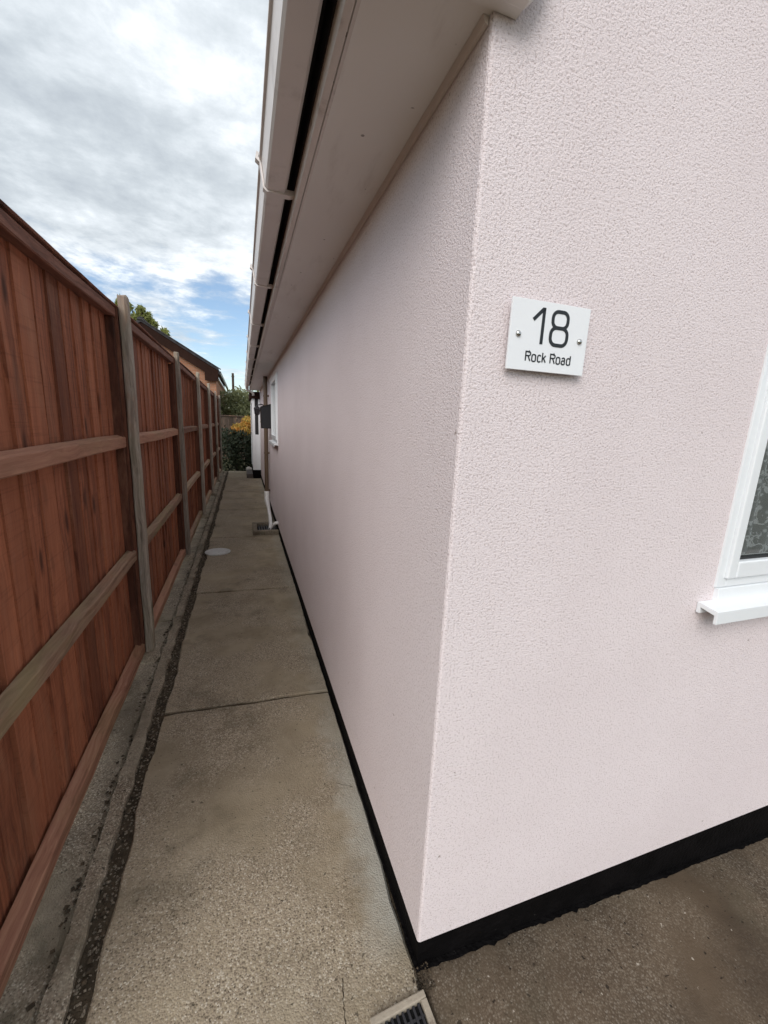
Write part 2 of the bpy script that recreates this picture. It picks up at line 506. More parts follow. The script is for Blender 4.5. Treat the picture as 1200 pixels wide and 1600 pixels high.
def place(name, me, loc, parent, rot=(0, 0, 0), scale=(1, 1, 1)):
    """an object that shares mesh data; loc in world coordinates"""
    o = bpy.data.objects.new(name, me)
    o.location = Vector(loc) - Vector(parent_origin(parent))
    o.rotation_euler = rot; o.scale = scale
    COL.objects.link(o); o.parent = parent
    return o


def wall_with_holes(mb, axis, c, a0, a1, z0, z1, holes, flip=False):
    """flat wall sheet in plane axis=c cut by rectangular holes (a0,a1,z0,z1)"""
    As = sorted({a0, a1, *[h[0] for h in holes], *[h[1] for h in holes]})
    Zs = sorted({z0, z1, *[h[2] for h in holes], *[h[3] for h in holes]})
    for i in range(len(As) - 1):
        for j in range(len(Zs) - 1):
            am, zm = (As[i] + As[i + 1]) / 2, (Zs[j] + Zs[j + 1]) / 2
            if any(h[0] < am < h[1] and h[2] < zm < h[3] for h in holes): continue
            P = (lambda a, z: (c, a, z)) if axis == 'x' else (lambda a, z: (a, c, z))
            q = [P(As[i], Zs[j]), P(As[i + 1], Zs[j]), P(As[i + 1], Zs[j + 1]), P(As[i], Zs[j + 1])]
            mb.quad(*(q[::-1] if flip else q))


# ================================================================== ground, path, kerb
g = MB()
g.quad((-600, -600, -0.20), (600, -600, -0.20), (600, 900, -0.20), (-600, 900, -0.20))
struct(g.build('ground', 'earth'))


def ragged_slab(x0, x1, y0, y1, z=0.0, depth=0.05, jit=0.006, step=0.06, zf=None, skew=0.0, edge_wander=0.0):
    """concrete slab with worn, slightly wandering edges and a small rounded arris"""
    mb = MB()
    rng = random.Random(int((x0 * 31 + y0 * 17 + 100) * 1000))
    ring = []
    def edge(p, q):
        n = max(2, int((Vector(q) - Vector(p)).length / step))
        for i in range(n):
            t = i / n
            ring.append((p[0] + (q[0] - p[0]) * t, p[1] + (q[1] - p[1]) * t))
    c = [(x0, y0 + skew), (x1, y0), (x1, y1), (x0, y1 + skew)]
    for i in range(4): edge(c[i], c[(i + 1) % 4])
    cx, cy = (x0 + x1) / 2, (y0 + y1) / 2
    H = zf or (lambda x, y: z)
    outer, mid, inner = [], [], []
    for (x, y) in ring:
        dx, dy = (cx - x), (cy - y)
        l = math.hypot(dx, dy); dx /= l; dy /= l
        j = rng.uniform(0, jit) + (rng.uniform(0, jit * 2.5) if rng.random() < 0.10 else 0)
        x += dx * j; y += dy * j
        if edge_wander and abs(x - x0) < 0.03: x += edge_wander * (math.sin(y * 5.1) + math.sin(y * 11.7 + 1) * 0.7 + math.sin(y * 29.0 + 2) * 0.45)
        outer.append((x, y, H(x, y) - depth)); 
        mid.append((x, y, H(x, y) - 0.006 - rng.uniform(0, 0.003)))
        inner.append((x + dx * 0.008, y + dy * 0.008, H(x, y)))
    n = len(ring)
    mb.v = outer + mid + inner
    for a in range(2):
        for i in range(n):
            k = (i + 1) % n
            mb.f.append((a * n + i, a * n + k, (a + 1) * n + k, (a + 1) * n + i))
    mb.f.append(tuple(2 * n + i for i in range(n)))
    return mb


bed = MB().box((-0.90, -3.2, -0.19), (0.10, 12.2, -0.016))
path = struct(bed.build('path', 'joint'))
joints = [-3.0, -1.05, 1.285, 2.865, 4.665, 6.45, 8.25, 10.05, 12.0]
for i in range(len(joints) - 1):
    a, b = joints[i], joints[i + 1]
    s = ragged_slab(-0.852, 0.002 if a > 0 else -0.003, a + 0.0065, b - 0.0065, depth=0.0155, jit=0.009, skew=0.03, edge_wander=0.006)
    s.build('slab', 'slab', path)

# hairline cracks in the near slab, as shallow dirt-filled grooves
def crack(pts, seed):
    rr = random.Random(seed); P = []
    for (a, b) in zip(pts[:-1], pts[1:]):
        for k in range(8):
            t = k / 8
            P.append((a[0] + (b[0] - a[0]) * t + rr.uniform(-.0016, .0016), a[1] + (b[1] - a[1]) * t + rr.uniform(-.002, .002)))
    P.append(pts[-1])
    mb = MB()
    for k, (x, y) in enumerate(P):
        wd = 0.0008 + 0.0011 * rr.random()
        mb.v += [(x - wd, y, 0.0008), (x + wd, y, 0.0008)]
        if k: mb.f.append((2 * k - 2, 2 * k - 1, 2 * k + 1, 2 * k))
    mb.build('crack', 'joint', path, clean=False)
crack([(-0.205, 0.035), (-0.214, -0.01), (-0.217, -0.06), (-0.228, -0.14)], 1)
crack([(-0.02, 0.62), (-0.09, 0.66), (-0.15, 0.655)], 2)
crack([(-0.83, 2.15), (-0.70, 2.22), (-0.61, 2.20), (-0.50, 2.30)], 3)

# front concrete, falling away gently to the right
fore_h = lambda x, y: -0.004 - 0.045 * max(0.0, x)
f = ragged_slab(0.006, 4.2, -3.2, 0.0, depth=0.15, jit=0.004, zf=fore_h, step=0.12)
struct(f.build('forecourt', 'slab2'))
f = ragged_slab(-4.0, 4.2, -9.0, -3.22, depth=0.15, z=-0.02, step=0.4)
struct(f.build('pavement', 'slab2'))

# concrete edging between fence and path: outer haunch, groove, raised lip
kerb_base = MB().box((-1.30, -2.4, -0.19), (-0.905, 12.1, -0.030))
kerb = struct(kerb_base.build('kerb', 'kerb'))
rng = random.Random(3)
y = -2.3
while y < 11.8:
    L = rng.uniform(2.2, 2.5)
    for (xa, xb, zt) in ((-1.24, -0.962, -0.010), (-0.950, -0.900, 0.016)):
        mb = MB()
        n = 40
        for k in range(n + 1):
            yy = y + (L - 0.008) * k / n
            e = lambda a: rng.uniform(-a, a) * 1.3
            zt2 = zt + e(0.005)
            mb.v += [(xa, yy, -0.055), (xa + e(0.004), yy, zt2), (xb - 0.012 + e(0.004), yy, zt2 + e(0.004)), (xb + e(0.006), yy, zt2 - 0.012), (xb + e(0.004), yy, -0.055)]
        for k in range(n):
            for q in range(4):
                mb.f.append((k * 5 + q, k * 5 + q + 1, (k + 1) * 5 + q + 1, (k + 1) * 5 + q))
        mb.f.append((4, 3, 2, 1, 0)); mb.f.append(tuple(n * 5 + q for q in range(5)))
        mb.build('edging_length', 'kerb', kerb)
    y += L

# grit and dry leaf litter caught in the gap
def scatter(name, mat, n, xr, yr, zr, sz, seed, label, cat):
    rr = random.Random(seed); mb = MB()
    for i in range(n):
        x = rr.uniform(*xr); yy = yr[0] + (yr[1] - yr[0]) * rr.random() ** 1.4; z = rr.uniform(*zr)
        r = rr.uniform(*sz)
        a = rr.uniform(0, 6.28)
        base = len(mb.v)
        for k in range(4):
            ang = a + k * 1.5708 + rr.uniform(-.3, .3)
            mb.v.append((x + math.cos(ang) * r, yy + math.sin(ang) * r, z + rr.uniform(-.2, .2) * r))
        mb.v.append((x, yy, z + r * rr.uniform(0.35, 0.9)))
        for k in range(4): mb.f.append((base + k, base + (k + 1) % 4, base + 4))
    o = mb.build(name, mat, clean=False)
    o['kind'] = 'stuff'; o['label'] = label; o['category'] = cat
scatter('grit', 'debris', 4200, (-0.910, -0.850), (-0.4, 11.5), (-0.018, -0.009), (0.0015, 0.0065), 4, 'small grit lying in the gap beside the path', 'grit')
scatter('leaf_litter', 'litter', 1500, (-0.99, -0.85), (-0.4, 11.5), (-0.018, -0.002), (0.003, 0.011), 5, 'dark leaf litter along the fence foot', 'leaf litter')

# ================================================================== the bungalow
house = tag(empty('bungalow', (0, 0, 0)), 'pink rendered bungalow with black plinth and white eaves beside the path', 'house')
HW, HL = 7.6, 12.2           # width and length
SOF = 2.213
PL = 0.117
FW = (0.907, 2.15, 1.070, 2.02)      # front window opening
SW = (4.78, 5.78, 1.215, 2.10)     # side window opening
PITCH = math.tan(R(31))
T = 0.26
mb = MB()
B = 0.007
pl_front = lambda x: PL - 0.013 * x
# front gable wall
wall_with_holes(mb, 'y', 0.0, B, HW, PL - 0.03, SOF + 0.02, [FW])
mb.quad((B, 0, SOF + 0.02), (HW, 0, SOF + 0.02), (HW / 2, 0, SOF + 0.02 + PITCH * HW / 2))
# corner arris
mb.quad((0, B, PL - 0.03), (B * 0.3, B * 0.3, PL - 0.03), (B * 0.3, B * 0.3, SOF + 0.02), (0, B, SOF + 0.02))
mb.quad((B * 0.3, B * 0.3, PL - 0.03), (B, 0, PL - 0.03), (B, 0, SOF + 0.02), (B * 0.3, B * 0.3, SOF + 0.02))
# path side wall
wall_with_holes(mb, 'x', 0.0, B, HL, PL - 0.03, SOF + 0.02, [SW], flip=True)
# far gable and right side
mb.quad((0, HL, 0), (HW, HL, 0), (HW, HL, SOF), (HW / 2, HL, SOF + PITCH * HW / 2), (0, HL, SOF))
mb.quad((HW, 0, 0), (HW, HL, 0), (HW, HL, SOF), (HW, 0, SOF))
# drip underside of the render
mb.quad((0, B, PL - 0.03), (B, 0, PL - 0.03), (HW, 0, PL - 0.03), (HW, T, PL - 0.03), (T, T, PL - 0.03), (T, HL, PL - 0.03), (0, HL, PL - 0.03))
# reveals of the openings
x0, x1, z0, z1 = FW
mb.quad((x0, 0, z0), (x0, T, z0), (x0, T, z1), (x0, 0, z1)); mb.quad((x1, 0, z0), (x1, 0, z1), (x1, T, z1), (x1, T, z0))
mb.quad((x0, 0, z1), (x0, T, z1), (x1, T, z1), (x1, 0, z1)); mb.quad((x0, 0, z0), (x1, 0, z0), (x1, T, z0), (x0, T, z0))
y0, y1, z0, z1 = SW
mb.quad((0, y0, z0), (T, y0, z0), (T, y0, z1), (0, y0, z1)); mb.quad((0, y1, z0), (0, y1, z1), (T, y1, z1), (T, y1, z0))
mb.quad((0, y0, z1), (T, y0, z1), (T, y1, z1), (0, y1, z1)); mb.quad((0, y0, z0), (0, y1, z0), (T, y1, z0), (T, y0, z0))
wall = mb.build('wall', 'render', house, clean=False)
# inner skin of the rooms
mb = MB()
wall_with_holes(mb, 'y', T, T, HW - T, 0.05, SOF, [FW], flip=True)
wall_with_holes(mb, 'x', T, T, HL - T, 0.05, SOF, [SW])
mb.quad((T, HL - T, 0.05), (HW - T, HL - T, 0.05), (HW - T, HL - T, SOF), (T, HL - T, SOF))
mb.quad((HW - T, T, 0.05), (HW - T, HL - T, 0.05), (HW - T, HL - T, SOF), (HW - T, T, SOF))
mb.quad((T, T, 0.05), (HW - T, T, 0.05), (HW - T, HL - T, 0.05), (T, HL - T, 0.05))
mb.quad((T, T, SOF), (T, HL - T, SOF), (HW - T, HL - T, SOF), (HW - T, T, SOF))
mb.quad((T, 4.0, 0.05), (HW - T, 4.0, 0.05), (HW - T, 4.0, SOF), (T, 4.0, SOF))
mb.build('inner_wall', 'interior', house, clean=False)

# black painted plinth, 4 mm behind the render, with the paint lapping raggedly on to the concrete
mb = MB()
P0 = 0.004
mb.extrude([(P0, P0), (HW - 0.01, P0), (HW - 0.01, 0.2), (0.2, 0.2), (0.2, HL - 0.01), (P0, HL - 0.01)], -0.35, PL - 0.004 - 0.026, 'z')
plinth = mb.build('plinth', 'plinth', house)
rr = random.Random(11)
mb = MB()
lip = MB()
n = 260
for k in range(n + 1):
    x = 4.1 * k / n - 0.004
    d = 0.006 + abs(rr.gauss(0, 0.0032)) + 0.006 * (0.5 + 0.5 * math.sin(x * 9 + 1.3 * math.sin(x * 23)))
    lip.v += [(x, 0.003, fore_h(x, 0) + 0.0045), (x, -d, fore_h(x, 0) + 0.0040)]
    if k: lip.f.append((2 * k - 2, 2 * k - 1, 2 * k + 1, 2 * k))
o = len(lip.v)
n = 420
for k in range(n + 1):
    yy = HL * k / n
    d = 0.004 + abs(rr.gauss(0, 0.0012)) + 0.002 * (0.5 + 0.5 * math.sin(yy * 7 + 1.9 * math.sin(yy * 19)))
    lip.v += [(0.003, yy, 0.0045), (-d, yy, 0.0040)]
    if k: lip.f.append((o + 2 * k - 2, o + 2 * k, o + 2 * k + 1, o + 2 * k - 1))
lip.build('paint_edge', 'plinth', plinth, clean=False)

# eaves: soffit, trim bead, fascia, gutter
EY0, EY1 = -0.021, 10.3
mb = MB()
yj = EY0
mb.box((-0.238, EY0, SOF), (0.004, EY1, SOF + 0.012))
soffit = mb.build('soffit', 'soffit', house)
MB().extrude([(-0.013, SOF - 0.0005), (-0.001, SOF - 0.0005), (-0.001, SOF - 0.014), (-0.007, SOF - 0.012)], 0.012, EY1, 'y').build('trim_bead', 'bead', soffit)
MB().extrude([(-0.247, SOF - 0.014), (-0.231, SOF - 0.014), (-0.231, SOF - 0.0012), (-0.2385, SOF - 0.0012), (-0.2385, SOF + 0.12), (-0.247, SOF + 0.12)], EY0, EY1, 'y').build('fascia', 'fascia', house, bevel=0.002)
# small groove line in the soffit beside the fascia
MB().extrude([(-0.226, SOF - 0.0005), (-0.219, SOF - 0.0005), (-0.219, SOF - 0.005), (-0.226, SOF - 0.005)], EY0, EY1, 'y').build('soffit_edge_strip', 'fascia', soffit)
# square-section gutter, open on top
GZ = 2.236
prof = [(-0.2730, GZ + 0.085), (-0.2730, GZ + 0.008), (-0.280, GZ), (-0.334, GZ), (-0.341, GZ + 0.007), (-0.351, GZ + 0.078), (-0.358, GZ + 0.080), (-0.358, GZ + 0.092), (-0.345, GZ + 0.092),
        (-0.336, GZ + 0.012), (-0.331, GZ + 0.005), (-0.282, GZ + 0.005), (-0.2770, GZ + 0.010), (-0.2770, GZ + 0.085)]
gutter = MB().extrude(prof, EY0 - 0.02, EY1 + 0.03, 'y').build('gutter', 'gutter', house)
endp = [(-0.2715, GZ + 0.087), (-0.2715, GZ + 0.007), (-0.279, GZ - 0.003), (-0.335, GZ - 0.003), (-0.343, GZ + 0.006), (-0.353, GZ + 0.092)]
for ya in (EY0 - 0.024, EY1 + 0.031):
    MB().extrude(endp, ya, ya + 0.004, 'y').build('end_cap', 'gutter', gutter)
bp = [(-0.2475, GZ + 0.011), (-0.2475, GZ - 0.002), (-0.262, GZ - 0.006), (-0.3355, GZ - 0.0065), (-0.347, GZ + 0.003), (-0.357, GZ + 0.072), (-0.370, GZ + 0.082), (-0.366, GZ + 0.102), (-0.358, GZ + 0.098), (-0.361, GZ + 0.086),
      (-0.352, GZ + 0.077), (-0.342, GZ + 0.006), (-0.334, GZ - 0.0008), (-0.2795, GZ - 0.0008), (-0.2722, GZ + 0.006), (-0.2722, GZ + 0.011)]
bkt = MB().extrude(bp, -0.013, 0.013, 'y').mesh('bracket', bevel=0.0)
bkt.materials.append(M['gutter'])
for k in range(10):
    yb = 0.81 + 1.02 * k
    if yb < EY1: place('bracket', bkt, (0, yb, 0), gutter)
# black strip added between fascia and gutter, standing in for the gap's deep shade
MB().extrude([(-0.2475, GZ + 0.012), (-0.2475, GZ + 0.09), (-0.2728, GZ + 0.088), (-0.2728, GZ + 0.084), (-0.2500, GZ + 0.082), (-0.2500, GZ + 0.012)], EY0, EY1, 'y').build('gutter_gap_shade', 'gasket', house)
# roof slopes with overhang, and the eaves box end with its bargeboard at the front
RZ = 2.336
th = 0.05
rx0 = -0.30
zr = lambda x: RZ + (x + 0.30) * PITCH
mb = MB()
prof = [(rx0, zr(rx0)), (HW / 2, zr(HW / 2)), (HW + 0.30, zr(rx0)), (HW + 0.30, zr(rx0) + th), (HW / 2, zr(HW / 2) + th * 1.15), (rx0, zr(rx0) + th)]
roof = mb.extrude(prof, -0.07, EY1, 'y').build('roof', 'tile', house)
# eaves tiles: the course whose ends show above the gutter
tl = MB().extrude([(0, 0), (0.40, 0.40 * PITCH), (0.40 - 0.01, 0.40 * PITCH + 0.017), (-0.01, 0.017)], 0.004, 0.290, 'y').mesh('roof_tile')
tl.materials.append(M['tile'])
for r in range(3):
    for k in range(35):
        place('tile', tl, (rx0 - 0.03 + r * 0.30, -0.075 + 0.294 * k + (0.147 if r % 2 else 0) * 0.9, zr(rx0 - 0.03 + r * 0.30) + th + 0.008 + 0.002), roof)
# boxed foot of the bargeboard on the corner
mb = MB().extrude([(-0.262, SOF - 0.004), (0.046, SOF - 0.004), (0.062, SOF + 0.012), (0.085, SOF + 0.055), (0.085, SOF + 0.115), (-0.06, zr(-0.06) - 0.004), (-0.262, zr(-0.262) - 0.004)], -0.0215, -0.040, 'y')
box_end = mb.build('eaves_box_end', 'soffit', house, bevel=0.002)
MB().extrude([(-0.2, SOF - 0.002), (0.046, SOF - 0.002), (0.060, SOF + 0.02), (0.060, SOF + 0.09), (-0.2, SOF + 0.16)], -0.0212, -0.001, 'y').build('eaves_box_soffit', 'soffit', box_end)
mb = MB()
bw = 0.16
xa, xb = 0.087, HW / 2
pr = [(xa, zr(xa) - 0.003 - bw), (xb, zr(xb) - 0.003 - bw), (xb, zr(xb) - 0.003), (xa, zr(xa) - 0.003)]
mb.extrude(pr, -0.039, -0.022, 'y')
mb.build('bargeboard', 'soffit', house, bevel=0.002)

# ---- front window
win = empty('window', (FW[0], 0, FW[2]), house)
x0, x1, z0, z1 = FW
fr = MB()
fy0, fy1 = -0.006, 0.055
a = 0.052
a = 0.040
fr.box((x0 - 0.004, fy0, z0 - 0.003), (x0 + a, fy1, z1)); fr.box((x1 - a, fy0, z0 - 0.003), (x1 + 0.004, fy1, z1))
fr.box((x0 + a, fy0, z1 - a), (x1 - a, fy1, z1)); fr.box((x0 + a, fy0, z0 - 0.003), (x1 - a, fy1, z0 + a * 0.72))
frame = fr.build('frame', 'upvc', win, bevel=0.004)
sx0, sx1, sz0, sz1 = x0 + 0.024, x1 - 0.024, z0 + 0.026, z1 - 0.034
sash = MB()
b2 = 0.038
ya, yb = -0.016, 0.045
sash.box((sx0, ya, sz0), (sx0 + b2, yb, sz1)); sash.box((sx1 - b2, ya, sz0), (sx1, yb, sz1))
sash.box((sx0 + b2, ya, sz1 - b2), (sx1 - b2, yb, sz1)); sash.box((sx0 + b2, ya, sz0), (sx1 - b2, yb, sz0 + b2 + 0.014))
xm = (sx0 + sx1) / 2
sash.box((xm - 0.03, ya, sz0 + b2 + 0.014), (xm + 0.03, yb, sz1 - b2))
sash.build('sash', 'upvc', win, bevel=0.006, seg=3)
gk = MB()
gx0, gx1, gz0, gz1 = sx0 + b2, sx1 - b2, sz0 + b2 + 0.014, sz1 - b2
q = 0.006
for (p0, p1) in ((gx0, xm - 0.03), (xm + 0.03, gx1)):
    gk.box((p0, 0.002, gz0), (p0 + q, 0.02, gz1)); gk.box((p1 - q, 0.002, gz0), (p1, 0.02, gz1))
    gk.box((p0 + q, 0.002, gz0), (p1 - q, 0.02, gz0 + q)); gk.box((p0 + q, 0.002, gz1 - q), (p1 - q, 0.02, gz1))
    MB().box((p0 + q, 0.008, gz0 + q), (p1 - q, 0.014, gz1 - q)).build('pane', 'glass', win)
gk.build('gasket', 'gasket', win)
# sill: an upstand and a projecting nose that laps past the frame, hollow beneath
ps = [(0.05, z0 - 0.004), (-0.012, z0 - 0.004), (-0.016, z0 - 0.044), (-0.058, z0 - 0.052), (-0.058, z0 - 0.084), (-0.052, z0 - 0.084), (-0.052, z0 - 0.060), (0.05, z0 - 0.052)]
MB().extrude(ps, x0 + 0.002, x1 - 0.002, 'x').build('sill', 'upvc', win, bevel=0.002)
ps = [(-0.001, z0 - 0.042), (-0.0165, z0 - 0.043), (-0.061, z0 - 0.050), (-0.061, z0 - 0.089), (-0.052, z0 - 0.089), (-0.052, z0 - 0.064), (-0.012, z0 - 0.056), (-0.012, z0 - 0.075), (-0.001, z0 - 0.075)]
MB().extrude(ps, x0 - 0.062, x1 + 0.062, 'x').build('sill_nose', 'upvc', win, bevel=0.0015)
# net curtain in soft folds
mb = MB()
n = 150
for k in range(n + 1):
    x = x0 + 0.03 + (x1 - x0 - 0.06) * k / n
    yy = 0.075 + 0.014 * math.sin(x * 60) + 0.006 * math.sin(x * 133 + 1)
    mb.v += [(x, yy, z0 + 0.02), (x, yy, z1 - 0.02)]
    if k: mb.f.append((2 * k - 2, 2 * k, 2 * k + 1, 2 * k - 1))
mb.build('net_curtain', 'net', win, clean=False, smooth=True)

# ---- side window
win2 = empty('window', (0, SW[0], SW[2]), house)
win2['label'] = 'white framed window in the long side wall'
y0, y1, z0, z1 = SW
fr = MB()
fx0, fx1 = -0.010, 0.055
a = 0.055
fr.box((fx0, y0 - 0.003, z0), (fx1, y0 + a, z1)); fr.box((fx0, y1 - a, z0), (fx1, y1 + 0.003, z1))
fr.box((fx0, y0 + a, z1 - a), (fx1, y1 - a, z1)); fr.box((fx0, y0 + a, z0), (fx1, y1 - a, z0 + a))
fr.build('frame', 'upvc', win2, bevel=0.004)
sash = MB()
s0, s1, t0, t1 = y0 + 0.035, y1 - 0.035, z0 + 0.035, z1 - 0.035
b2 = 0.05
sash.box((-0.024, s0, t0), (0.04, s0 + b2, t1)); sash.box((-0.024, s1 - b2, t0), (0.04, s1, t1))
sash.box((-0.024, s0 + b2, t1 - b2), (0.04, s1 - b2, t1)); sash.box((-0.024, s0 + b2, t0), (0.04, s1 - b2, t0 + b2))
sash.build('sash', 'upvc', win2, bevel=0.005)
MB().box((0.006, s0 + b2, t0 + b2), (0.012, s1 - b2, t1 - b2)).build('pane', 'glass', win2)
MB().extrude([(-0.001, z0 - 0.004), (-0.055, z0 - 0.012), (-0.055, z0 - 0.045), (-0.048, z0 - 0.045), (-0.048, z0 - 0.022), (-0.001, z0 - 0.03)], y0 - 0.05, y1 + 0.05, 'y').build('sill', 'upvc', win2, bevel=0.0015)

# ---- brown downpipe with white shoe running to the gully
pipe = empty('downpipe', (-0.055, 6.62, 0), house)
MB().tube([(-0.055, 6.62, SOF - 0.002), (-0.055, 6.62, 0.27)], 0.034, 16).build('pipe', 'brownpipe', pipe, smooth=False)
for zz in (1.9, 0.95, 0.30):
    MB().lathe([(0.0385, -0.015), (0.0385, 0.015)], (-0.055, 6.62, zz), 16).box((-0.03, 6.585, zz - 0.012), (0.002, 6.655, zz + 0.012)).build('pipe_clip', 'brownpipe', pipe)
MB().tube([(-0.055, 6.62, 0.285), (-0.055, 6.62, 0.20), (-0.058, 6.57, 0.155), (-0.060, 6.48, 0.135), (-0.064, 6.0, 0.112), (-0.075, 5.35, 0.078), (-0.085, 5.10, 0.055), (-0.095, 5.02, 0.02), (-0.098, 5.0, -0.03)],
          [0.044, 0.044, 0.044, 0.043, 0.027, 0.027, 0.027, 0.027, 0.027], 16).build('white_shoe_pipe', 'whitepipe', pipe, smooth=True)
MB().tube([(0.03, 4.84, 0.135), (-0.035, 4.84, 0.132), (-0.06, 4.86, 0.11), (-0.075, 4.90, 0.0)], 0.022, 14).build('waste_pipe', 'whitepipe', pipe, smooth=True)

# ---- far end: gutter elbow and end downpipe, enclosed porch
dp2 = empty('end_downpipe', (-0.19, 10.36, 0), house)
MB().tube([(-0.305, 10.30, 2.245), (-0.305, 10.32, 2.225), (-0.29, 10.34, 2.215), (-0.21, 10.36, 2.185), (-0.165, 10.36, 2.15), (-0.155, 10.36, 2.09)], 0.031, 14).build('elbow', 'whitepipe', dp2, smooth=True)
porch = empty('porch', (-0.11, 11.2, 0), house)
px0, py0, py1 = -0.20, 10.42, 12.05
MB().box((px0, py0, 0.0), (-0.0025, py1, 0.22)).build('porch_base', 'plinth', porch)
pp = MB()
pp.box((px0, py0, 0.22), (px0 + 0.07, py0 + 0.07, 2.02)); pp.box((px0, py1 - 0.07, 0.22), (px0 + 0.07, py1, 2.02))
pp.box((-0.045, py0, 0.22), (-0.0025, py0 + 0.05, 2.02))
pp.box((px0, py0 + 0.07, 1.93), (px0 + 0.05, py1 - 0.07, 2.02)); pp.box((px0, py0 + 0.07, 1.10), (px0 + 0.05, py1 - 0.07, 1.18))
pp.build('porch_frame', 'upvc', porch, bevel=0.003)
MB().box((px0 + 0.07, py0 + 0.012, 0.22), (-0.045, py0 + 0.04, 1.13)).build('porch_panel', 'upvc', porch)
MB().box((px0 + 0.07, py0 + 0.016, 1.13), (-0.045, py0 + 0.03, 2.02)).build('porch_pane', 'gasket', porch)
MB().box((px0 + 0.012, py0 + 0.07, 0.22), (px0 + 0.04, py1 - 0.07, 1.10)).build('porch_panel', 'upvc', porch)
MB().box((px0 + 0.016, py0 + 0.07, 1.18), (px0 + 0.028, py1 - 0.07, 1.93)).build('porch_pane', 'gasket', porch)
MB().box((px0 - 0.05, py0 - 0.05, 2.02), (-0.0025, py1 + 0.05, 2.19)).build('porch_roof', 'barge', porch, bevel=0.004)

# ================================================================== things on and by the wall
# house number sign
sg = tag(empty('house_sign', (0.20, 0, 1.629)), 'white acrylic plate reading 18 Rock Road on the pink front wall', 'sign')
SX0, SX1, SZ0, SZ1, SY = 0.0985, 0.3005, 1.6295, 1.7695, -0.013
MB().box((SX0, SY - 0.005, SZ0), (SX1, SY, SZ1)).build('plate', 'sign', sg, bevel=0.0008)
for xx in (SX0 + 0.021, SX1 - 0.021):
    zz = 1.700
    MB().tube([(xx, SY, zz), (xx, 0.001, zz)], 0.005, 12).build('standoff', 'chrome', sg)
    c = MB()
    pts = [(xx, SY - 0.0052, zz), (xx, SY - 0.0075, zz), (xx, SY - 0.0092, zz), (xx, SY - 0.0100, zz)]
    c.tube(pts, [0.0065, 0.0060, 0.0042, 0.0015], 18)
    c.build('screw_cap', 'chrome', sg, smooth=True)


def stroke(mb, pts, wdt, y, thick=0.0006, closed=False):
    """flat ribbon of even width along a 2d polyline (x,z) with mitred joints"""
    P = [Vector((p[0], p[1])) for p in pts]
    n = len(P); L = []; Rr = []
    for i in range(n):
        a = P[i - 1] if (i > 0 or closed) else None
        b = P[(i + 1) % n] if (i < n - 1 or closed) else None
        d1 = (P[i] - a).normalized() if a is not None else (b - P[i]).normalized()
        d2 = (b - P[i]).normalized() if b is not None else d1
        n1 = Vector((-d1.y, d1.x)); n2 = Vector((-d2.y, d2.x))
        m = (n1 + n2).normalized(); k = wdt / 2 / max(0.4, m.dot(n1))
        L.append(P[i] + m * k); Rr.append(P[i] - m * k)
    base = len(mb.v)
    for i in range(n):
        mb.v += [(L[i].x, y, L[i].y), (Rr[i].x, y, Rr[i].y), (L[i].x, y + thick, L[i].y), (Rr[i].x, y + thick, Rr[i].y)]
    m = n if closed else n - 1
    for i in range(m):
        p = base + 4 * i; q = base + 4 * ((i + 1) % n)
        mb.f += [(p, p + 1, q + 1, q), (p + 2, q + 2, q + 3, p + 3), (p, q, q + 2, p + 2), (p + 1, p + 3, q + 3, q + 1)]
    if not closed:
        mb.f += [(base, base + 2, base + 3, base + 1), (base + 4 * n - 4, base + 4 * n - 3, base + 4 * n - 1, base + 4 * n - 2)]


def rrect(cx, cz, wd, ht, r, seg=7):
    pts = []
    for (sx, sz, a0) in ((1, 1, 0), (-1, 1, 90), (-1, -1, 180), (1, -1, 270)):
        for k in range(seg + 1):
            a = R(a0 + 90 * k / seg)
            pts.append((cx + sx * (wd / 2 - r) + r * math.cos(a), cz + sz * (ht / 2 - r) + r * math.sin(a)))
    return pts


yl = SY - 0.0058
mb = MB()
stroke(mb, [(0.1535, 1.7315), (0.1760, 1.7535), (0.1785, 1.7535), (0.1785, 1.6850)], 0.0074, yl)
mb.build('numeral', 'ink', sg)
mb = MB()
stroke(mb, rrect(0.2225, 1.7375, 0.0395, 0.0320, 0.0130), 0.0074, yl, closed=True)
stroke(mb, rrect(0.2225, 1.7040, 0.0435, 0.0350, 0.0140), 0.0074, yl - 0.0001, closed=True)
mb.build('numeral', 'ink', sg)
# "Rock Road" in a squarish rounded sans, each letter drawn as strokes in units of cap height
def arc(cx, cz, r, a0, a1, n=5):
    return [(cx + r * math.cos(R(a0 + (a1 - a0) * k / n)), cz + r * math.sin(R(a0 + (a1 - a0) * k / n))) for k in range(n + 1)]


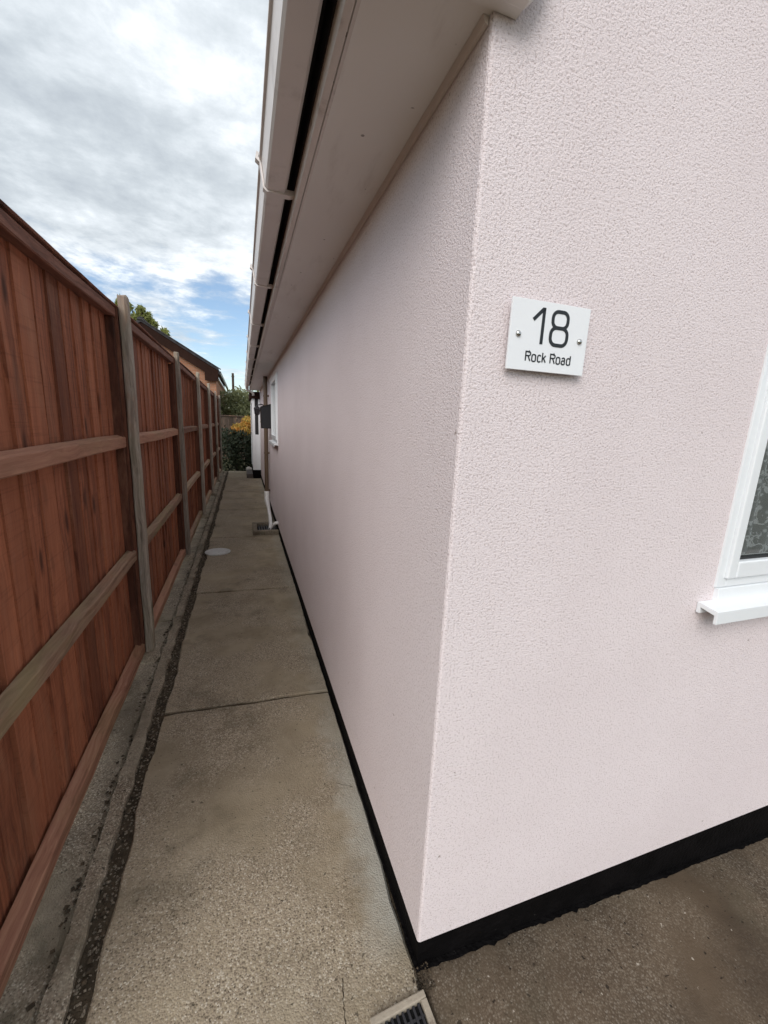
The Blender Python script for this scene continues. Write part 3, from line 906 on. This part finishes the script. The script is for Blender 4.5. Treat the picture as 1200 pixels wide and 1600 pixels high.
def letter_strokes(ch):
    xh = 0.74
    if ch == 'R':
        return 0.80, [([(0.05, 0), (0.05, 1.0), (0.42, 1.0)] + arc(0.42, 0.78, 0.22, 90, -90, 8) + [(0.05, 0.56)], False), ([(0.36, 0.54), (0.62, 0.0)], False)]
    if ch == 'o':
        return 0.68, [(rrect(0.27, xh / 2, 0.46, xh, 0.18), True)]
    if ch == 'c':
        return 0.63, [([(0.46, xh - 0.10)] + arc(0.28, xh - 0.20, 0.20, 50, 180, 5) + arc(0.28, 0.20, 0.20, 180, 310, 5) + [(0.46, 0.10)], False)]
    if ch == 'k':
        return 0.62, [([(0.05, 0), (0.05, 1.04)], False), ([(0.44, xh), (0.07, 0.34)], False), ([(0.20, 0.46), (0.47, 0.0)], False)]
    if ch == 'a':
        return 0.68, [([(0.06, xh - 0.10)] + arc(0.27, xh - 0.18, 0.18, 110, 0, 5) + [(0.45, 0.0)], False), (rrect(0.25, 0.21, 0.40, 0.42, 0.16), True)]
    if ch == 'd':
        return 0.62, [(rrect(0.27, xh / 2, 0.44, xh, 0.18), True), ([(0.49, 0), (0.49, 1.04)], False)]
    return 0.40, []


lx0, lz0, cap, LW = 0.1425, 1.6490, 0.0185, 0.121
tot = sum(letter_strokes(c)[0] for c in 'Rock Road')
ks = LW / tot
penx = lx0
for ch in 'Rock Road':
    adv, sts = letter_strokes(ch)
    if sts:
        mb = MB()
        for q_, (pts, cl) in enumerate(sts):
            stroke(mb, [(penx + p[0] * ks, lz0 + p[1] * cap) for p in pts], 0.0028, yl - 0.00005 * q_, closed=cl)
        mb.build('letter', 'ink', sg)
    penx += adv * ks

sg.scale = (0.9768, 1, 0.9768)
sg.location = (0.1854, 0, 1.626)

# black letterbox
lb = tag(empty('letterbox', (-0.09, 6.05, 1.38)), 'black metal letterbox fixed to the pink side wall by the window', 'letterbox')
MB().extrude([(-0.002, 1.375), (-0.155, 1.375), (-0.165, 1.66), (-0.150, 1.70), (-0.002, 1.745)], 5.93, 6.20, 'y').build('box', 'black', lb, bevel=0.004)
MB().extrude([(-0.002, 1.752), (-0.160, 1.704), (-0.182, 1.655), (-0.176, 1.652), (-0.155, 1.698), (-0.002, 1.746)], 5.92, 6.21, 'y').build('lid', 'black', lb)
MB().box((-0.170, 6.055, 1.46), (-0.1605, 6.075, 1.49)).build('lock', 'chrome', lb)

# wall lantern on a bracket
lt = tag(empty('wall_lantern', (-0.12, 7.55, 1.7)), 'small black wall lantern on a bracket past the letterbox', 'lantern')
MB().box((-0.012, 7.51, 1.62), (-0.001, 7.59, 1.80)).build('back_plate', 'black', lt, bevel=0.002)
MB().tube([(-0.01, 7.55, 1.76), (-0.08, 7.55, 1.79), (-0.15, 7.55, 1.775), (-0.165, 7.55, 1.74)], 0.011, 10).build('arm', 'black', lt, smooth=True)
MB().lathe([(0.012, 0.06), (0.05, 0.03), (0.062, 0.0), (0.055, -0.004), (0.048, -0.09), (0.030, -0.11), (0.012, -0.115)][::-1], (-0.165, 7.55, 1.70), 6).build('lamp_body', 'black', lt)

# doorstep, gully, drain, cover
st = tag(MB().box((-0.36, 10.43, 0.003), (-0.205, 11.5, 0.11)).build('doorstep', 'step', bevel=0.01), 'dark stone doorstep at the far end of the path', 'step')

gu = tag(empty('gully', (-0.17, 4.98, 0)), 'square concrete gully surround against the wall taking a white pipe', 'drain')
gm = MB()
gx0, gx1, gy0, gy1 = -0.335, -0.004, 4.72, 5.24
gm.box((gx0, gy0, 0.002), (gx1, gy0 + 0.07, 0.058)); gm.box((gx0, gy1 - 0.06, 0.002), (gx1, gy1, 0.06))
gm.box((gx0, gy0 + 0.07, 0.002), (gx0 + 0.06, gy1 - 0.06, 0.057))
gm.build('surround', 'kerb', gu, bevel=0.006)
MB().box((gx0 + 0.06, gy0 + 0.07, 0.001), (gx1, gy1 - 0.06, 0.006)).build('pit', 'pit', gu)  # flat plate coloured as shaded depth, no hollow below
for k in range(7):
    xx = gx0 + 0.085 + 0.034 * k
    MB().box((xx, gy0 + 0.072, 0.02), (xx + 0.012, gy1 - 0.062, 0.03)).build('grate_bar', 'grille', gu)

cv = tag(empty('inspection_cover', (-0.735, 4.07, 0)), 'round pale inspection cover set in the concrete path', 'cover')
MB().lathe([(0.137, 0.001), (0.137, 0.007), (0.130, 0.010), (0.118, 0.010), (0.116, 0.007)], (-0.735, 4.07, 0), 40).build('rim', 'cover', cv)
MB().lathe([(0.113, 0.001), (0.113, 0.009), (0.108, 0.011), (0.001, 0.012)], (-0.735, 4.07, 0), 40).build('plate', 'cover', cv)

dr = tag(empty('drain', (-0.077, -0.142, 0)), 'square cream framed drain with dark grille at the wall corner', 'drain')
dr.rotation_euler = (0, 0, R(4))
fm = MB()
h = 0.078; fw = 0.017
o = dr.location
def L(x, y, z): return (o.x + x, o.y + y, z)
fm.box(L(-h, h - fw, 0.001), L(h, h, 0.020)); fm.box(L(-h, -h, 0.001), L(h, -h + fw, 0.020))
fm.box(L(-h, -h + fw, 0.001), L(-h + fw, h - fw, 0.020)); fm.box(L(h - fw, -h + fw, 0.001), L(h, h - fw, 0.020))
fm.build('frame', 'drainframe', dr, bevel=0.003)
i_ = h - fw
MB().box(L(-i_, -i_, 0.001), L(i_, i_, 0.003)).build('pit', 'pit', dr)  # thin plate whose black colour imitates the shaded hole
for k in range(8):
    xx = -i_ + 0.004 + k * (2 * i_ - 0.006) / 7.6
    MB().box(L(xx, -i_ + 0.001, 0.006), L(xx + 0.006, i_ - 0.001, 0.014)).build('grille_bar', 'grille', dr)
for k in range(3):
    yy = -i_ + 0.025 + k * 0.034
    MB().box(L(-i_ + 0.001, yy, 0.005), L(i_ - 0.001, yy + 0.006, 0.0125)).build('cross_bar', 'grille', dr)
dirt = scatter('corner_dirt', 'litter', 160, (-0.02, 0.035), (-0.055, 0.0), (-0.004, 0.002), (0.001, 0.004), 8, 'dark dirt between the wall corner and the drain', 'dirt')

# ================================================================== fence
fence = tag(empty('fence', (-1.1, 4.9, 0)), 'tall red-brown boarded timber fence with grey posts along the path', 'fence')
posts = [-0.11, 1.915, 3.93, 5.95, 7.95, 9.93, 11.75]
PW = 0.070
FX = -1.095                           # face of the boards
# posts: worn chamfered tops, one mesh per variant
pv = []
for k in range(3):
    rr = random.Random(20 + k)
    mb = MB()
    hh = 2.115
    n = 12
    PX = 0.044
    ring = [(-PX, 0.004), (-PX + 0.006, 0), (-0.012, 0), (0, 0.012), (0, PW - 0.008), (-0.008, PW), (-PX + 0.006, PW), (-PX, PW - 0.006)]
    for j in range(n + 1):
        z = -0.15 + (hh + 0.15) * j / n
        e = rr.uniform(-0.002, 0.002)
        mb.v += [(x + e, y + rr.uniform(-.0015, .0015), z) for (x, y) in ring]
    cz = [rr.uniform(0.004, 0.014) for _ in ring]
    mb.v += [(x * 0.86 - 0.006, y * 0.86 + 0.006, hh + c) for (x, y), c in zip(ring, cz)]
    m8 = len(ring)
    for j in range(n + 1):
        for q in range(m8):
            q2 = (q + 1) % m8
            mb.f.append((j * m8 + q, j * m8 + q2, (j + 1) * m8 + q2, (j + 1) * m8 + q))
    mb.f.append(tuple((n + 1) * m8 + q for q in range(m8)))
    me = mb.mesh('post'); me.materials.append(M['post']); pv.append(me)
for i, yp in enumerate(posts):
    place('post', pv[i % 3], (-1.0 + random.uniform(-.004, .004), yp, random.uniform(-0.012, 0.012)), fence, (R(random.uniform(-.25, .25)), R(random.uniform(-.3, .3)), 0))

web = MB().box((-0.080, 0.002, 0), (-0.0455, PW - 0.002, 2.06)).mesh('slot_strip'); web.materials.append(M['stile'])
for yp in posts: place('slot_strip', web, (-1.0 - 0.002, yp, 0.0), fence)
# board variants: feather-edge, slightly bowed
BWID = 0.134
bv = []
for k in range(6):
    rr = random.Random(40 + k)
    mb = MB(); n = 9
    bow = rr.uniform(-0.004, 0.004)
    for j in range(n + 1):
        t = j / n; z = 1.995 * t
        dx = bow * math.sin(math.pi * t); dy = rr.uniform(-0.0012, 0.0012)
        mb.v += [(dx, dy, z), (dx, BWID + dy + rr.uniform(-.001, .001), z), (dx - 0.007, BWID + dy, z), (dx - 0.017, dy, z)]
    for j in range(n):
        for q in range(4):
            q2 = (q + 1) % 4
            mb.f.append((4 * j + q, 4 * j + q2, 4 * j + 4 + q2, 4 * j + 4 + q))
    mb.f.append((3, 2, 1, 0)); mb.f.append((4 * n, 4 * n + 1, 4 * n + 2, 4 * n + 3))
    me = mb.mesh('board'); me.materials.append(M['board']); bv.append(me)


def rail_mesh(y0, y1, z0, z1, xb, xf, slope, seed, amp=0.003):
    """timber running along y, its grain turned along the length, slightly wavy, top face falling to the front"""
    rr = random.Random(seed); mb = MB(); n = 12
    ph = rr.uniform(0, 6)
    for j in range(n + 1):
        t = j / n; yy = y0 + (y1 - y0) * t
        e = amp * math.sin(t * 5 + ph) + rr.uniform(-.0012, .0012)
        f = xf + rr.uniform(-.0015, .0015)
        mb.v += [(xb, yy, z0 + e), (f - 0.004, yy, z0 + e), (f, yy, z0 + 0.005 + e), (f, yy, z1 - slope - 0.004 + e), (f - 0.004, yy, z1 - slope + e), (xb, yy, z1 + e)]
    for j in range(n):
        for q in range(6):
            q2 = (q + 1) % 6
            mb.f.append((6 * j + q, 6 * j + q2, 6 * j + 6 + q2, 6 * j + 6 + q))
    mb.f.append((5, 4, 3, 2, 1, 0)); mb.f.append(tuple(6 * n + q for q in range(6)))
    return mb


def rail(name, mat, y0, y1, z0, z1, xb, xf, slope, seed):
    """object whose local z runs along the rail so the grain follows it"""
    mb = rail_mesh(y0, y1, z0, z1, xb, xf, slope, seed)
    c = Vector(((xb + xf) / 2, (y0 + y1) / 2, (z0 + z1) / 2))
    # world -> local with local z = world y, local y = -world z
    mb.v = [(a - c.x, -(z - c.z), yy - c.y) for (a, yy, z) in mb.v]
    me = mb.mesh(name); me.materials.append(M[mat])
    return place(name, me, c, fence, (R(-90), 0, 0))


for i in range(len(posts) - 1):
    ya, yb = posts[i] + PW + 0.002, posts[i + 1] - 0.002
    rr = random.Random(60 + i)
    drop = rr.uniform(-0.008, 0.008)
    # boards lap from far to near
    yy = ya + 0.001
    pitch = (yb - ya - BWID) / 15.0
    for k in range(16):
        pth = yy + k * pitch + rr.uniform(-0.006, 0.006)
        pth = min(max(pth, ya), yb - BWID)
        place('board', bv[rr.randrange(6)], (FX - 0.006 + 0.007 * rr.random(), pth, 0.035 + rr.uniform(-.006, .006)), fence,
              (R(rr.uniform(-.25, .25)), 0, R(3.3 + rr.uniform(-1.5, 1.5))))
    rail('top_rail', 'cap', ya, yb, 2.005 + drop, 2.058 + drop, FX - 0.03, -1.056, 0.004, 100 + i)
    rail('capping', 'cap', ya, yb, 2.060 + drop, 2.076 + drop, FX - 0.045, -1.048, 0.004, 200 + i)
    rail('rail', 'rail', ya, yb, 1.312, 1.382, FX + 0.006, -1.056, 0.012, 300 + i)
    rail('rail', 'railgreen' if i > 1 else 'railgreen', ya, yb, 0.642, 0.716, FX + 0.006, -1.052, 0.014, 400 + i)
    rail('rail', 'railgreen' if i > 1 else 'rail', ya, yb, 0.035, 0.108, FX + 0.006, -1.046, 0.014, 500 + i)
    for s in (ya, yb - 0.032):
        o = MB().box((-0.02, 0, 0), (0.022, 0.032, 1.96)).mesh('stile'); o.materials.append(M['stile'])
        place('stile', o, (FX + 0.006 + 0.004, s, 0.04), fence)
# concrete blocks at post feet
for i, yp in enumerate(posts):
    rr = random.Random(700 + i)
    mb = MB()
    seg = 14
    cx_, cy_ = -1.03, yp + PW / 2
    for (rad, z) in ((0.125, -0.03), (0.118, 0.002), (0.095, 0.020), (0.06, 0.030)):
        for k in range(seg):
            a_ = 2 * math.pi * k / seg
            q_ = rad * (1 + rr.uniform(-.13, .13))
            mb.v.append((cx_ + q_ * math.cos(a_) * 0.62, cy_ + q_ * math.sin(a_) * 1.05, z + rr.uniform(-.004, .004)))
    for r_ in range(3):
        for k in range(seg):
            k2 = (k + 1) % seg
            mb.f.append((r_ * seg + k, r_ * seg + k2, (r_ + 1) * seg + k2, (r_ + 1) * seg + k))
    mb.f.append(tuple(3 * seg + k for k in range(seg)))
    mb.build('post_footing', 'kerb', fence)

# ================================================================== neighbour's house beyond the fence
NY = 22.0
nb = tag(empty('brick_house', (-4.7, NY + 4, 0)), 'orange brick gabled house with dark tiled roof beyond the fence', 'house')
ex, xe = -1.62, -1.49        # wall corner, eaves edge
rx, rzp = -4.70, 5.64        # ridge
sl = (rzp - 3.78) / (xe - rx)
zr2 = lambda x: rzp - sl * abs(x - rx)
LN = 11.0
ez = zr2(ex) - 0.05
mb = MB()
xo = 2 * rx - ex
mb.quad((xo, NY, -0.2), (ex, NY, -0.2), (ex, NY, ez), (rx, NY, rzp - 0.06), (xo, NY, ez))
mb.quad((ex, NY, -0.2), (ex, NY + LN, -0.2), (ex, NY + LN, ez), (ex, NY, ez))
mb.quad((xo, NY, -0.2), (xo, NY, ez), (xo, NY + LN, ez), (xo, NY + LN, -0.2))
mb.quad((xo, NY + LN, -0.2), (xo, NY + LN, ez), (rx, NY + LN, rzp - 0.06), (ex, NY + LN, ez), (ex, NY + LN, -0.2))
mb.build('wall', 'brick', nb)
mb = MB()
xl = 2 * rx - xe
mb.extrude([(xl, zr2(xl)), (rx, rzp), (xe, zr2(xe)), (xe, zr2(xe) + 0.10), (rx, rzp + 0.12), (xl, zr2(xl) + 0.10)], NY - 0.22, NY + LN + 0.2, 'y')
nroof = mb.build('roof', 'slate', nb)
vt = MB().box((0, -0.02, 0), (0.33, 0.20, 0.035)).mesh('verge_tile'); vt.materials.append(M['slate'])
ang = math.atan(sl)
for k in range(12):
    x = rx + 0.05 + k * 0.27
    place('verge_tile', vt, (x, NY - 0.25, zr2(x) + 0.105), nroof, (0, ang, 0))
rt = MB().extrude([(-0.16, -0.06), (-0.12, 0.02), (-0.05, 0.07), (0.05, 0.07), (0.12, 0.02), (0.16, -0.06)], 0, 0.44, 'y').mesh('ridge_tile'); rt.materials.append(M['slate'])
for k in range(24):
    place('ridge_tile', rt, (rx, NY - 0.26 + 0.45 * k, rzp + 0.14), nroof)
bd_ = 0.46
MB().extrude([(rx, rzp - bd_), (ex - 0.5, zr2(ex - 0.5) - bd_), (ex - 0.5, 3.28), (ex + 0.03, 3.26), (xe - 0.01, 3.40), (xe - 0.01, zr2(xe) - 0.006), (rx, rzp - 0.004)], NY - 0.18, NY - 0.13, 'y').build('bargeboard', 'barge', nb)
MB().extrude([(rx - 0.002, rzp - bd_), (rx - 0.002, rzp - 0.004), (xl, zr2(xl) - 0.004), (xl, zr2(xl) - bd_)], NY - 0.18, NY - 0.13, 'y').build('bargeboard', 'barge', nb)
MB().box((ex + 0.002, NY - 0.12, 3.42), (xe - 0.02, NY + LN + 0.1, 3.50)).build('soffit', 'upvc', nb)
MB().extrude([(xe, 3.76), (xe, 3.62), (xe + 0.03, 3.60), (xe + 0.09, 3.61), (xe + 0.11, 3.74)], NY - 0.2, NY + LN + 0.2, 'y').build('gutter', 'black', nb)

# ================================================================== planting
def leaves(mb, blobs, n, size, seed, up=0.3, shell=0.55, asp=1.6):
    rr = random.Random(seed)
    vol = [b[3] * b[4] * b[5] for b in blobs]
    for i in range(n):
        b = rr.choices(blobs, vol)[0]
        d = Vector((rr.gauss(0, 1), rr.gauss(0, 1), rr.gauss(0, 1))).normalized()
        r = shell + (1 - shell) * rr.random() ** 0.6
        if rr.random() < 0.10: r *= 1.18
        p = Vector((b[0] + d.x * b[3] * r, b[1] + d.y * b[4] * r, b[2] + d.z * b[5] * r))
        nr = (d * 0.6 + Vector((rr.gauss(0, 1), rr.gauss(0, 1), rr.gauss(0, 1) + up)) * 0.55).normalized()
        t = nr.orthogonal().normalized()
        t = Matrix.Rotation(rr.uniform(0, 6.28), 3, nr) @ t
        s = size * rr.uniform(0.55, 1.35)
        q = nr.cross(t)
        a = p + t * s * asp; c = p - t * s * asp
        k = nr * s * 0.25
        n0 = len(mb.v)
        mb.v += [tuple(a), tuple(p + q * s * 0.62 + k), tuple(c), tuple(p - q * s * 0.62 + k)]
        mb.f += [(n0, n0 + 1, n0 + 2), (n0, n0 + 2, n0 + 3)]


def plant(name, label, cat, base, blobs, n, size, mat, seed, trunk_h, trunk_r, group=None, parts=('trunk', 'crown'), limbs=7, **kw):
    o = tag(empty(name, base), label, cat, group)
    rr = random.Random(seed)
    mb = MB()
    b = Vector(base)
    top = b + Vector((rr.uniform(-.1, .1), rr.uniform(-.1, .1), trunk_h))
    mb.tube([b + Vector((0, 0, -0.2)), b + Vector((0, 0, 0.05)), b.lerp(top, 0.5), top], [trunk_r * 1.5, trunk_r * 1.2, trunk_r, trunk_r * 0.7], 9)
    for k in range(limbs):
        t = blobs[k % len(blobs)]
        st_ = b.lerp(top, rr.uniform(0.45, 1.0))
        e = Vector((t[0] + rr.uniform(-.5, .5) * t[3], t[1] + rr.uniform(-.5, .5) * t[4], t[2] + rr.uniform(-.3, .5) * t[5]))
        mid = st_.lerp(e, 0.5) + Vector((rr.uniform(-.1, .1), rr.uniform(-.1, .1), rr.uniform(0, .15)))
        mb.tube([st_, mid, e], [trunk_r * 0.55, trunk_r * 0.35, trunk_r * 0.12], 6)
    mb.build(parts[0], 'bark', o, clean=False)
    cb = MB()
    leaves(cb, blobs, n, size, seed + 1, **kw)
    cb.build(parts[1], mat, o, clean=False)
    return o


plant('shrub', 'dark evergreen shrub closing off the far end of the path', 'shrub', (-0.62, 12.95, -0.2),
      [(-0.95, 12.8, 0.45, 0.42, 0.45, 0.62), (-0.45, 12.9, 0.50, 0.45, 0.5, 0.68), (0.0, 13.0, 0.45, 0.42, 0.5, 0.62), (-0.85, 13.1, 0.85, 0.40, 0.45, 0.40), (-0.15, 13.1, 0.72, 0.45, 0.45, 0.34)],
      5200, 0.034, 'leaf_dark', 71, 0.6, 0.05, parts=('stem', 'foliage'))
plant('flowering_shrub', 'orange and yellow leaved shrub rising behind the dark evergreen', 'shrub', (-0.15, 13.9, -0.2),
      [(-0.30, 13.35, 1.18, 0.30, 0.35, 0.28), (-0.58, 13.4, 1.12, 0.24, 0.3, 0.22), (0.05, 13.4, 1.06, 0.30, 0.3, 0.28), (-0.24, 13.45, 1.44, 0.24, 0.25, 0.18), (0.05, 13.5, 1.5, 0.2, 0.2, 0.14)],
      2300, 0.030, 'leaf_orange', 75, 0.9, 0.04, parts=('stem', 'foliage'), shell=0.4)

tr_defs = [
    ('olive green tree behind the back fence left of centre', (-0.9, 25.5, -0.2), [(-1.35, 25.5, 2.3, 1.0, 0.9, 0.75), (-0.5, 25.7, 2.6, 0.9, 0.9, 0.7), (-0.9, 25.2, 1.7, 1.1, 0.8, 0.7)], 3600, 0.075, 'leaf_olive', 1.6),
    ('pale yellow-green tree behind the back fence nearest the pink house', (0.7, 27.0, -0.2), [(0.5, 27, 2.4, 0.9, 0.9, 0.8), (1.2, 27, 2.9, 0.8, 0.9, 0.8), (0.1, 26.8, 1.8, 0.8, 0.7, 0.7)], 3200, 0.075, 'leaf_yellow', 1.6),
]
for lab, b, bl, n, s, mt, th_ in tr_defs:
    plant('tree', lab, 'tree', b, bl, n, s, mt, int(abs(b[0]) * 100 + 80), th_, 0.11, 'trees beyond the back garden', shell=0.35)
# tufty tree standing behind the neighbour's roof
rr = random.Random(5)
bl = []
for (px, pz, r) in ((-7.55, 8.15, 0.40), (-7.05, 8.05, 0.30), (-6.45, 7.85, 0.45), (-6.10, 7.45, 0.50), (-5.75, 7.1, 0.42), (-5.2, 6.75, 0.40), (-5.0, 6.4, 0.42), (-6.8, 7.2, 0.5), (-6.3, 6.7, 0.6)):
    bl.append((px, 31 + rr.uniform(-.4, .4), pz + 0.12, r * 0.62, r * 0.8, r * 0.85))
plant('tree', 'yellow-green tufted tree showing above the dark tiled roof', 'tree', (-6.3, 31, -0.2), bl, 1500, 0.085, 'leaf_yellow', 92, 5.6, 0.16, shell=0.25, limbs=18, asp=2.3)

# back garden fence
bf = tag(empty('garden_fence', (-0.2, 18.0, 0)), 'low dark boarded fence across the back garden', 'fence')
bd = MB().box((0, 0, 0), (0.142, 0.018, 1.78)).mesh('board'); bd.materials.append(M['shed'])
for k in range(26):
    place('board', bd, (-2.0 + 0.15 * k, 18.0 + (0.012 if k % 2 else 0), -0.18), bf)
for z in (0.4, 1.62):
    me = MB().box((-0.02, -0.035, -1.98), (0.02, 0.0, 1.98)).mesh('rail'); me.materials.append(M['shed'])
    place('rail', me, (-0.05, 17.99, z), bf, (0, R(90), 0))
# slim pole beyond the gardens
pl = tag(empty('telegraph_pole', (-1.05, 34, -0.2)), 'slim dark pole standing up behind the olive tree', 'pole')
MB().tube([(-1.05, 34, -0.2), (-1.05, 34, 4.9)], [0.11, 0.085], 10).build('shaft', 'bark', pl)
MB().box((-1.16, 33.88, 4.62), (-0.94, 33.91, 4.68)).build('crossarm', 'bark', pl)
# pale rounded stone at the path end
sm = MB()
rr = random.Random(9)
sm.lathe([(0.03, -0.05), (0.085, 0.0), (0.10, 0.05), (0.075, 0.10), (0.03, 0.12)], (-0.28, 12.25, -0.02), 9)
sm.v = [(x + rr.uniform(-.012, .012), y + rr.uniform(-.012, .012), z + rr.uniform(-.01, .01)) for x, y, z in sm.v]
tag(sm.build('stone', 'stone', bevel=0.01), 'pale rounded stone lying at the end of the path', 'stone')
